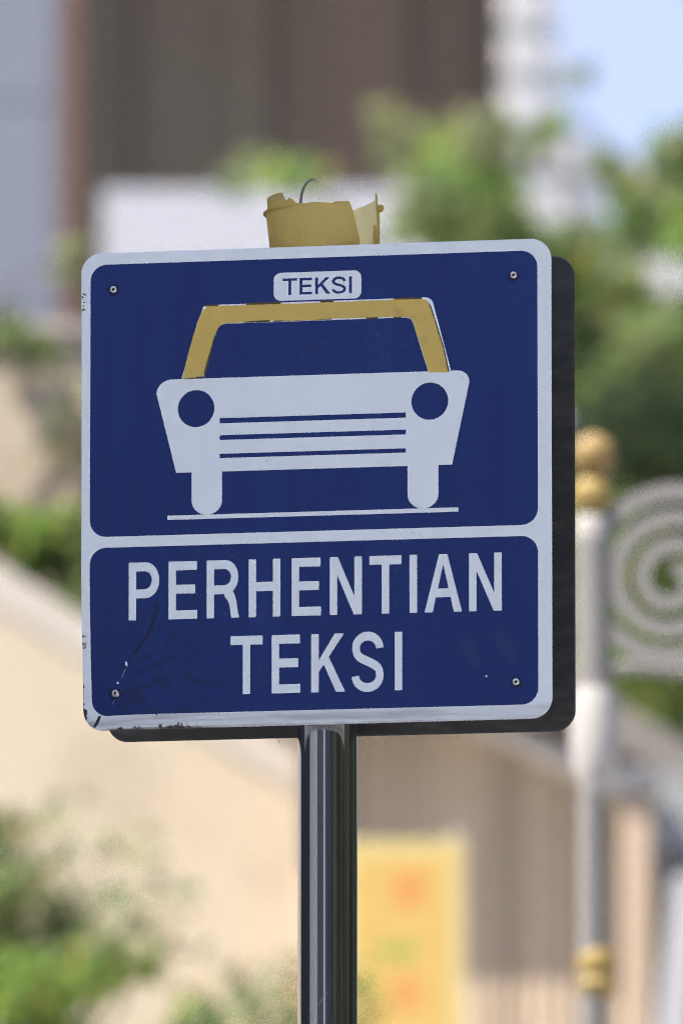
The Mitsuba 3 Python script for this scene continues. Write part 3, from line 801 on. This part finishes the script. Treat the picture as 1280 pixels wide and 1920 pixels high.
# the house on the right: ribbed wall in the shade of its roof and an added beam
HOUSE = thing('ribbed_wall_house', 'house with a tan ribbed wall in deep eave shade right of the pole', 'house')
hx0, hx1 = at(560, 1500, 44)[0], at(1162, 1500, 44)[0]
ez = at(1000, 1290, 44)[2]
scene['ribbed_wall'] = principled(lambda p, n, uv: mix((0.461, 0.380, 0.293), (0.392, 0.323, 0.248), fbm(p.x * 2, p.y, p.z * 0.7)), 0.8)
r0, r1 = at(330, 823, 43.7), at(1520, 1530, 43.7)


def under_roof(x, drop=0.10):
    return r0[2] + (r1[2] - r0[2]) * (x - r0[0]) / (r1[0] - r0[0]) - drop


part(HOUSE, 'wall', wall_prism([(hx0, 0), (hx1, 0), (hx1, under_roof(hx1)), (hx0, under_roof(hx0))], 44.03, 48), 'ribbed_wall')
for name, q in (('rib_pale', 1.16), ('rib_dark', 0.8)):
    scene[name] = principled(lambda p, n, uv, q=q: mix((0.46 * q, 0.38 * q, 0.29 * q), (0.39 * q, 0.32 * q, 0.25 * q), fbm(p.x * 2, p.y, p.z * 0.7)), 0.8)
rng = np.random.default_rng(12)
for k in range(int((hx1 - hx0 - 0.03) / 0.062)):
    x = hx0 + 0.062 * k
    part(HOUSE, 'rib', bevel_box((x, 44.005, 0.0), (x + 0.045, 44.035, under_roof(x + 0.045, 0.12)), 0.008), ('ribbed_wall', 'rib_pale', 'rib_dark')[int(rng.integers(0, 3))])
scene['roof_grey'] = principled(lambda p, n, uv: mix((0.178, 0.170, 0.159), (0.148, 0.141, 0.133), fbm(p.x * 4, p.y * 4, p.z * 4)), 0.8)
part(HOUSE, 'added_shade_beam', brick((at(420, 1300, 43.66)[0], 43.66, at(900, 1345, 43.66)[2]), (at(1082, 1300, 43.66)[0], 43.999, at(900, 1300, 43.66)[2])), 'roof_grey')  # added beam, placed to cast the level lower edge of the wall shade
vq = [at(840, 1292, 43.78), at(1165, 1452, 43.78), at(1165, 1492, 43.78), at(840, 1332, 43.78)]
part(HOUSE, 'verge_board', wall_prism([(p[0], p[2]) for p in vq], 43.78, 43.999), 'coping_grey', label='pale sloping board under the roof edge')
part(HOUSE, 'roof', wall_prism([(r0[0], r0[2] - 0.17), (r1[0], r1[2] - 0.17), (r1[0], r1[2]), (r0[0], r0[2])], 43.7, 48.2), 'roof_grey', label='sloping grey roof edge')
cx0, cx1 = at(1168, 1600, 43.5)[0], at(1222, 1600, 43.5)[0]
scene['peach_wall'] = principled(lambda p, n, uv: mix((0.40, 0.315, 0.245), (0.35, 0.275, 0.21), fbm(p.x * 6, p.y * 6, p.z * 3)), 0.8)
part(HOUSE, 'column', bevel_box((cx0, 43.5, 0), (cx1, 43.5 + cx1 - cx0, at(1190, 1490, 43.5)[2]), 0.01), 'peach_wall', label='peach coloured column')
part(HOUSE, 'column_head', bevel_box((cx0 - 0.03, 43.46, at(1190, 1490, 43.5)[2]), (cx1 + 0.03, 43.66, at(1190, 1440, 43.5)[2]), 0.01), 'joint_dark')
sx0 = at(1224, 1500, 44.1)[0]
scene['slate_panel'] = principled((0.266, 0.289, 0.311), 0.5)
part(HOUSE, 'side_wall', wall_prism([(hx1 + 0.001, 0), (r1[0], 0), (r1[0], under_roof(r1[0])), (hx1 + 0.001, under_roof(hx1))], 44.9, 48), 'slate_panel')
part(HOUSE, 'awning_board', bevel_box((sx0, 43.7, at(1250, 1600, 43.7)[2]), (sx0 + 2.0, 43.78, at(1250, 1430, 43.7)[2]), 0.01), 'slate_panel', label='blue grey board beside the column')
part(HOUSE, 'sill', bevel_box((sx0, 43.6, at(1250, 1660, 43.6)[2]), (sx0 + 2.0, 43.76, at(1250, 1615, 43.6)[2]), 0.01), 'joint_dark')
q = [at(1262, 1640, 43.2), at(1320, 1640, 43.2), at(1290, 1960, 43.2), at(1228, 1960, 43.2)]
part(HOUSE, 'stair_rail', wall_prism([(p[0], p[2]) for p in q], 43.2, 43.3), 'white_wall', label='slanting white board at the lower right edge')
part(HOUSE, 'rail_post', brick((q[2][0], 43.2, 0), (q[2][0] + 0.12, 43.3, q[2][2])), 'white_wall')

# the yellow banner in front of the house
BAN = thing('yellow_banner', 'upright yellow banner with red and orange lettering right of the pole', 'banner')
b0, b1 = at(640, 2060, 42.2), at(868, 1576, 42.2)
scene['banner_yellow'] = principled((0.413, 0.293, 0.086), 0.7)
scene['banner_edge'] = principled((0.422, 0.358, 0.155), 0.7)
scene['banner_red'] = principled((0.43, 0.185, 0.05), 0.7)
scene['banner_green'] = principled((0.207, 0.252, 0.044), 0.7)
part(BAN, 'cloth', brick((b0[0], 42.2, b0[2]), (b1[0], 42.212, b1[2])), 'banner_edge')
part(BAN, 'printed_field', brick((b0[0] + 0.045, 42.195, b0[2]), (b1[0] - 0.05, 42.1995, b1[2] - 0.06)), 'banner_yellow')
part(BAN, 'post', tube([(b0[0] + 0.02, 42.24, 0), (b0[0] + 0.02, 42.24, b1[2] + 0.03)], 0.025, 12), 'coping_grey', smooth=40)
part(BAN, 'post', tube([(b1[0] - 0.02, 42.24, 0), (b1[0] - 0.02, 42.24, b1[2] + 0.03)], 0.025, 12), 'coping_grey', smooth=40)
rng = np.random.default_rng(21)
def brush(px, py, w, h, seed, mat):
    """A written character too blurred to read: a few crossing strokes."""
    rng = np.random.default_rng(seed)
    c = at(px, py, 42.19)
    s_ = 42.19 / FP
    strokes = []
    for k in range(4):
        x = rng.uniform(-0.45, 0.45) * w * s_
        strokes.append(LineString([(c[0] + x, c[2] - h * s_ * 0.45), (c[0] + x + rng.normal(0, 4) * s_, c[2] + h * s_ * 0.45)]))
    for k in range(3):
        z_ = (-0.38 + 0.38 * k) * h * s_
        strokes.append(LineString([(c[0] - w * s_ * 0.45, c[2] + z_), (c[0] + w * s_ * 0.45, c[2] + z_ + 4 * s_)]))
    g = unary_union([l.buffer(5.0 * s_) for l in strokes])
    m = prism(g, 0.002)
    v = m.vertices
    m.vertices = np.c_[v[:, 0], 42.1945 - v[:, 2], v[:, 1]]
    m.fix_normals()
    part(BAN, 'written_mark', m, mat)
brush(768, 1668, 66, 66, 1, 'banner_red')
brush(762, 1862, 60, 60, 2, 'banner_red')
brush(745, 1785, 70, 20, 3, 'banner_green')

# ------------------------------------------------------------------ the lamp post with a scroll
LAMP = thing('scrolled_lamp_post', 'grey ornamental lamp post with yellow finials and a spiral scroll', 'lamp post')
LY = 25.5
scene['post_paint'] = principled(lambda p, n, uv: mix((0.207, 0.207, 0.211), (0.177, 0.177, 0.180), fbm(p.x * 8, p.y * 8, p.z * 4)), 0.5)
scene['post_white'] = principled((0.371, 0.371, 0.371), 0.5)
scene['finial_yellow'] = principled((0.242, 0.179, 0.052), 0.55)
scene['finial_orange'] = principled((0.214, 0.151, 0.050), 0.55)
LX = at(1110, 1200, LY)[0]
k_ = LY / FP


def lz(py):
    return at(1110, py, LY)[2]


part(LAMP, 'post', lathe([(0, 0), (0.09, 0), (0.09, 0.25), (25 * k_, 0.4), (25 * k_, lz(1490)), (0, lz(1490))], (LX - 3 * k_, LY, 0), 32), 'post_paint', smooth=40)
part(LAMP, 'flared_collar', lathe([(0, lz(1490)), (24 * k_, lz(1489)), (30 * k_, lz(1470)), (42 * k_, lz(1440)), (47 * k_, lz(1380)), (44 * k_, lz(1320)), (36 * k_, lz(1290)), (0, lz(1290))], (LX + 4 * k_, LY, 0), 40), 'post_white', smooth=40, label='white flared collar half way up the post')
part(LAMP, 'upper_post', lathe([(0, lz(1295)), (33 * k_, lz(1295)), (32 * k_, lz(1010)), (0, lz(1010))], (LX + 1 * k_, LY, 0), 32), 'post_paint', smooth=40)
part(LAMP, 'cream_cup', lathe([(0, lz(1012)), (32 * k_, lz(1010)), (34 * k_, lz(985)), (28 * k_, lz(968)), (0, lz(968))], (LX, LY, 0), 32), 'post_white', smooth=40)
part(LAMP, 'finial', lathe([(0, lz(968))] + [(38 * k_ * math.sin(a) + 2 * k_, lz(930) - 40 * k_ * math.cos(a)) for a in np.linspace(0.3, 2.8, 14)] + [(0, lz(890))], (LX, LY, 0), 32), 'finial_yellow', smooth=40, label='yellow ball finial')
part(LAMP, 'finial', lathe([(0, lz(892))] + [(42 * k_ * math.sin(a) + 1 * k_, lz(855) - 42 * k_ * math.cos(a)) for a in np.linspace(0.4, 2.9, 14)] + [(0, lz(808))], (LX + 3 * k_, LY, 0), 32), 'finial_orange', smooth=40, label='deep yellow upper finial')
part(LAMP, 'ring_ornament', lathe([(24 * k_, lz(1872)), (34 * k_, lz(1862)), (38 * k_, lz(1845)), (30 * k_, lz(1832)), (38 * k_, lz(1815)), (36 * k_, lz(1795)), (25 * k_, lz(1780))], (LX + 6 * k_, LY, 0), 32), 'finial_yellow', smooth=40, label='yellow double ring low on the post')
sc = at(1260, 1088, LY)
ts = np.linspace(0, 3.1 * 2 * math.pi, 220)
rr = (20 + 50.0 * ts / (2 * math.pi)) * k_
ang = math.radians(80) - ts
pts = np.stack([sc[0] + rr * np.cos(ang + 0.0), np.full(len(ts), LY), sc[2] + rr * np.sin(ang)], 1)
def flat_bar(pts, half, depth):
    """A bar of rectangular section bent along pts in the plane y = LY."""
    t = np.gradient(pts, axis=0)
    t /= np.linalg.norm(t, axis=1, keepdims=True)
    nrm = np.stack([-t[:, 2], t[:, 0] * 0, t[:, 0]], 1) * np.asarray(half)[:, None]
    dy = np.array([0, depth / 2, 0])
    v = np.stack([pts + nrm - dy, pts - nrm - dy, pts - nrm + dy, pts + nrm + dy], 1).reshape(-1, 3)
    f = []
    n = len(pts)
    for i in range(n - 1):
        for k in range(4):
            a, b = i * 4 + k, i * 4 + (k + 1) % 4
            f += [[a, b, b + 4], [a, b + 4, a + 4]]
    f += [[0, 2, 1], [0, 3, 2], [n * 4 - 4, n * 4 - 3, n * 4 - 2], [n * 4 - 4, n * 4 - 2, n * 4 - 1]]
    m = trimesh.Trimesh(v, f, process=False)
    m.fix_normals()
    return m


part(LAMP, 'scroll', flat_bar(pts, np.interp(ts, [0, ts[-1]], [13 * k_, 16 * k_]), 0.03), 'post_paint', label='grey wrought spiral scroll beside the post')
part(LAMP, 'scroll_stay', tube([(LX, LY, lz(1255)), at(1200, 1250, LY), at(1330, 1262, LY)], 13 * k_, 10), 'post_paint', smooth=40)
part(LAMP, 'scroll_stay', tube([(LX, LY, lz(1130)), at(1165, 1110, LY)], 9 * k_, 10), 'post_paint', smooth=40)

# ------------------------------------------------------------------ leafy plants on the left
BUSH = thing('leafy_shrub', 'young leafy shrub in the lower left corner', 'shrub')
rows = [(-40, 1760, 130, 150, 'mid'), (0, 1790, 80, 90, 'mid'), (20, 1870, 100, 120, 'bright'), (90, 1850, 62, 56, 'bright'), (140, 1832, 52, 42, 'bright'), (190, 1828, 44, 32, 'bright'), (245, 1812, 40, 22, 'bright'), (285, 1800, 26, 10, 'bright'), (60, 1915, 80, 80, 'mid'), (130, 1900, 46, 22, 'mid'), (120, 1780, 60, 26, 'mid'),
        (95, 1560, 95, 12, 'olive'), (50, 1640, 80, 24, 'olive'), (195, 1690, 70, 12, 'olive'), (235, 1745, 70, 12, 'olive'), (120, 1712, 44, 22, 'mid'), (180, 1770, 60, 20, 'mid'), (230, 1600, 80, 9, 'olive'), (330, 1700, 90, 9, 'olive'), (5, 1560, 50, 30, 'mid'), (10, 1680, 60, 40, 'mid'), (-60, 1600, 90, 80, 'mid'), (300, 1770, 60, 9, 'olive')]
cl = photo_clumps(rows, 39.0, 0.3, 15)
bb = np.array([-1.25, 39.0, 0.8])
limbs = [limb_to(bb + [0, 0, 3.0], at(250, 1810, 39.0), 0.06, 8, 1), limb_to(bb + [0, 0, 3.1], at(150, 1715, 39.0), 0.05, 8, 2), limb_to(bb + [0, 0, 3.2], at(20, 1560, 39.0), 0.05, 8, 3), limb_to(bb + [0, 0, 2.9], at(60, 1890, 39.0), 0.05, 8, 4)]
plant(BUSH, limb_to(bb - [0, 0, 0.8], bb + [0.02, 0, 3.3], 0.01, 8, 5), limbs, cl, 0.08, 17, 0.055)
SPRIG = thing('slender_shrub', 'thin shrub with olive leaves just left of the pole at the bottom', 'shrub')
rows = [(520, 1840, 60, 9, 'olive'), (480, 1870, 60, 10, 'olive'), (550, 1880, 60, 10, 'olive'), (420, 1850, 70, 5, 'olive'), (385, 1910, 55, 18, 'mid'), (335, 1925, 50, 20, 'bright'), (450, 1930, 60, 14, 'mid'), (540, 1935, 60, 14, 'olive'), (590, 1850, 60, 8, 'olive'), (655, 1850, 44, 9, 'bright'), (690, 1900, 40, 5, 'mid'), (400, 2010, 90, 60, 'mid'), (560, 2020, 90, 60, 'mid'), (700, 1970, 60, 14, 'mid')]
cl = photo_clumps(rows, 39.6, 0.2, 19)
sb = np.array([-0.2, 39.8, 0])
plant(SPRIG, limb_to(sb, at(500, 1960, 39.8), 0.01, 8, 7), [limb_to(at(490, 2050, 39.8), at(530, 1840, 39.6), 0.03, 7, 8), limb_to(at(490, 2050, 39.8), at(370, 1900, 39.6), 0.05, 7, 9), limb_to(at(490, 2060, 39.8), at(640, 1850, 39.6), 0.05, 7, 10)], cl, 0.08, 23, 0.04)
CREEP = thing('hanging_creeper', 'trailing green creeper hanging over the cream wall at the left edge', 'creeper')
rows = [(30, 630, 40, 10, 'mid'), (70, 655, 34, 9, 'mid'), (95, 680, 24, 5, 'mid'), (10, 615, 40, 10, 'mid'), (120, 520, 26, 5, 'mid'), (125, 470, 24, 4, 'mid'), (140, 770, 40, 4, 'olive'), (110, 805, 45, 4, 'olive'), (80, 840, 35, 2, 'olive'), (150, 840, 40, 5, 'olive'), (160, 710, 30, 3, 'olive')]
cl = photo_clumps(rows, 46.36, 0.03, 25)
plant(CREEP, limb_to((-2.0, 46.3, 4.0), at(-20, 590, 46.3), 0.05, 8, 3), [limb_to(at(-20, 590, 46.3), at(120, 500, 46.3), 0.2, 7, 5), limb_to(at(-20, 590, 46.3), at(75, 650, 46.3), 0.25, 7, 4), limb_to(at(60, 610, 46.45), at(130, 780, 46.45), 0.2, 7, 6)], cl, 0.10, 27, 0.03, crown='foliage')
HEDGE = thing('green_bush', 'bright green bush between the cream wall and the sloping coping', 'bush')
rows = [(60, 1000, 50, 70, 'bright'), (20, 1000, 50, 60, 'bright'), (110, 1030, 50, 70, 'mid'), (150, 1060, 50, 70, 'mid'), (140, 980, 40, 40, 'mid'), (190, 1020, 60, 70, 'mid'), (60, 1050, 60, 80, 'mid'), (-40, 980, 60, 60, 'mid'), (160, 1120, 60, 60, 'mid')]
cl = photo_clumps(rows, 45.7, 0.15, 29)
hb = at(70, 1300, 45.8)
plant(HEDGE, limb_to((hb[0], 45.8, 0), at(70, 1090, 45.8), 0.01, 6, 3), [limb_to(at(70, 1100, 45.8), at(140, 990, 45.7), 0.05, 6, 4), limb_to(at(70, 1100, 45.8), at(20, 990, 45.7), 0.05, 6, 5)], cl, 0.085, 31, 0.03, crown='foliage')

# ------------------------------------------------------------------ the street round the camera (shades the sign, mirrored in the pole)
scene['dark_facade'] = principled((0.045, 0.05, 0.065), 0.4)
scene['shade_block_pale'] = principled((0.66, 0.65, 0.64), 0.7)
DK = thing('added_dark_block', 'dark block added along the left kerb, outside the photo', 'building')  # unseen block, added beside the sun blocker and mirrored dark in the pole
part(DK, 'wall', brick((-22, 12.2, 0), (-8, 20.5, 13)), 'dark_facade')
for j in range(4):
    part(DK, 'ledge', brick((-7.999, 12.3, 3.1 + 3 * j), (-7.8, 20.4, 3.25 + 3 * j)), 'dark_facade')
PL = thing('added_shade_block', 'pale block added along the left kerb to shade the sign, outside the photo', 'building')  # unseen block, added to keep direct sun off the sign
part(PL, 'wall', brick((-22, 5.2, 0), (-8, 12.19, 23)), 'shade_block_pale')
for j in range(6):
    for i in range(2):
        part(PL, 'window', brick((-7.999, 6.4 + 3.2 * i, 5.4 + 3 * j), (-7.96, 7.6 + 3.2 * i, 7.0 + 3 * j)), 'dark_facade')
OF = thing('dark_glass_office', 'dark glazed office across the road behind the camera', 'building')
part(OF, 'wall', brick((-6.6, -40, 0), (46, -25, 13)), 'dark_facade')
scene['added_row_green'] = principled((0.013, 0.018, 0.012), 0.6)
RG = thing('added_dark_row', 'dark green row added on the right to darken the pole, outside the photo', 'building')  # unseen row, added so the right side of the pole mirrors dark
part(RG, 'wall', brick((15, -24, 0), (26, 75, 9.5)), 'added_row_green')
part(RG, 'eave', brick((14.4, -24.2, 9.51), (26.2, 75.2, 9.8)), 'dark_facade')
OG = thing('dark_corner_block', 'dark corner block across the road behind the camera', 'building')
part(OG, 'wall', brick((-36, -40, 0), (-13.2, -25, 12)), 'dark_facade')
for q, (tx, ty, s_) in enumerate(((9.5, 7.0, 1.0), (10.5, 17.0, 1.1), (11.0, 27.5, 1.0))):
    key = thing('street_tree', ('street tree by the road right of the camera', 'street tree right of the sign, outside the photo', 'street tree on the right, farthest along the pavement')[q], 'tree', 'street trees along the right side of the road')
    rng = np.random.default_rng(60 + q)
    cl = [(np.array([tx, ty, 5.5]) + rng.uniform(-1, 1, 3) * [2.6, 3.4, 3.4], 1.3 * s_, 150, 'dark') for _ in range(26)]
    plant(key, limb_to((tx, ty, 0), (tx, ty, 5.5), 0.01, 6, q), [limb_to((tx, ty, 4.0), (tx + dx, ty + dy, 7.0), 0.05, 5, q) for dx, dy in ((1.4, 1.0), (-1.4, -1.2), (0.3, 1.8))], cl, 0.34, 70 + q, 0.17)
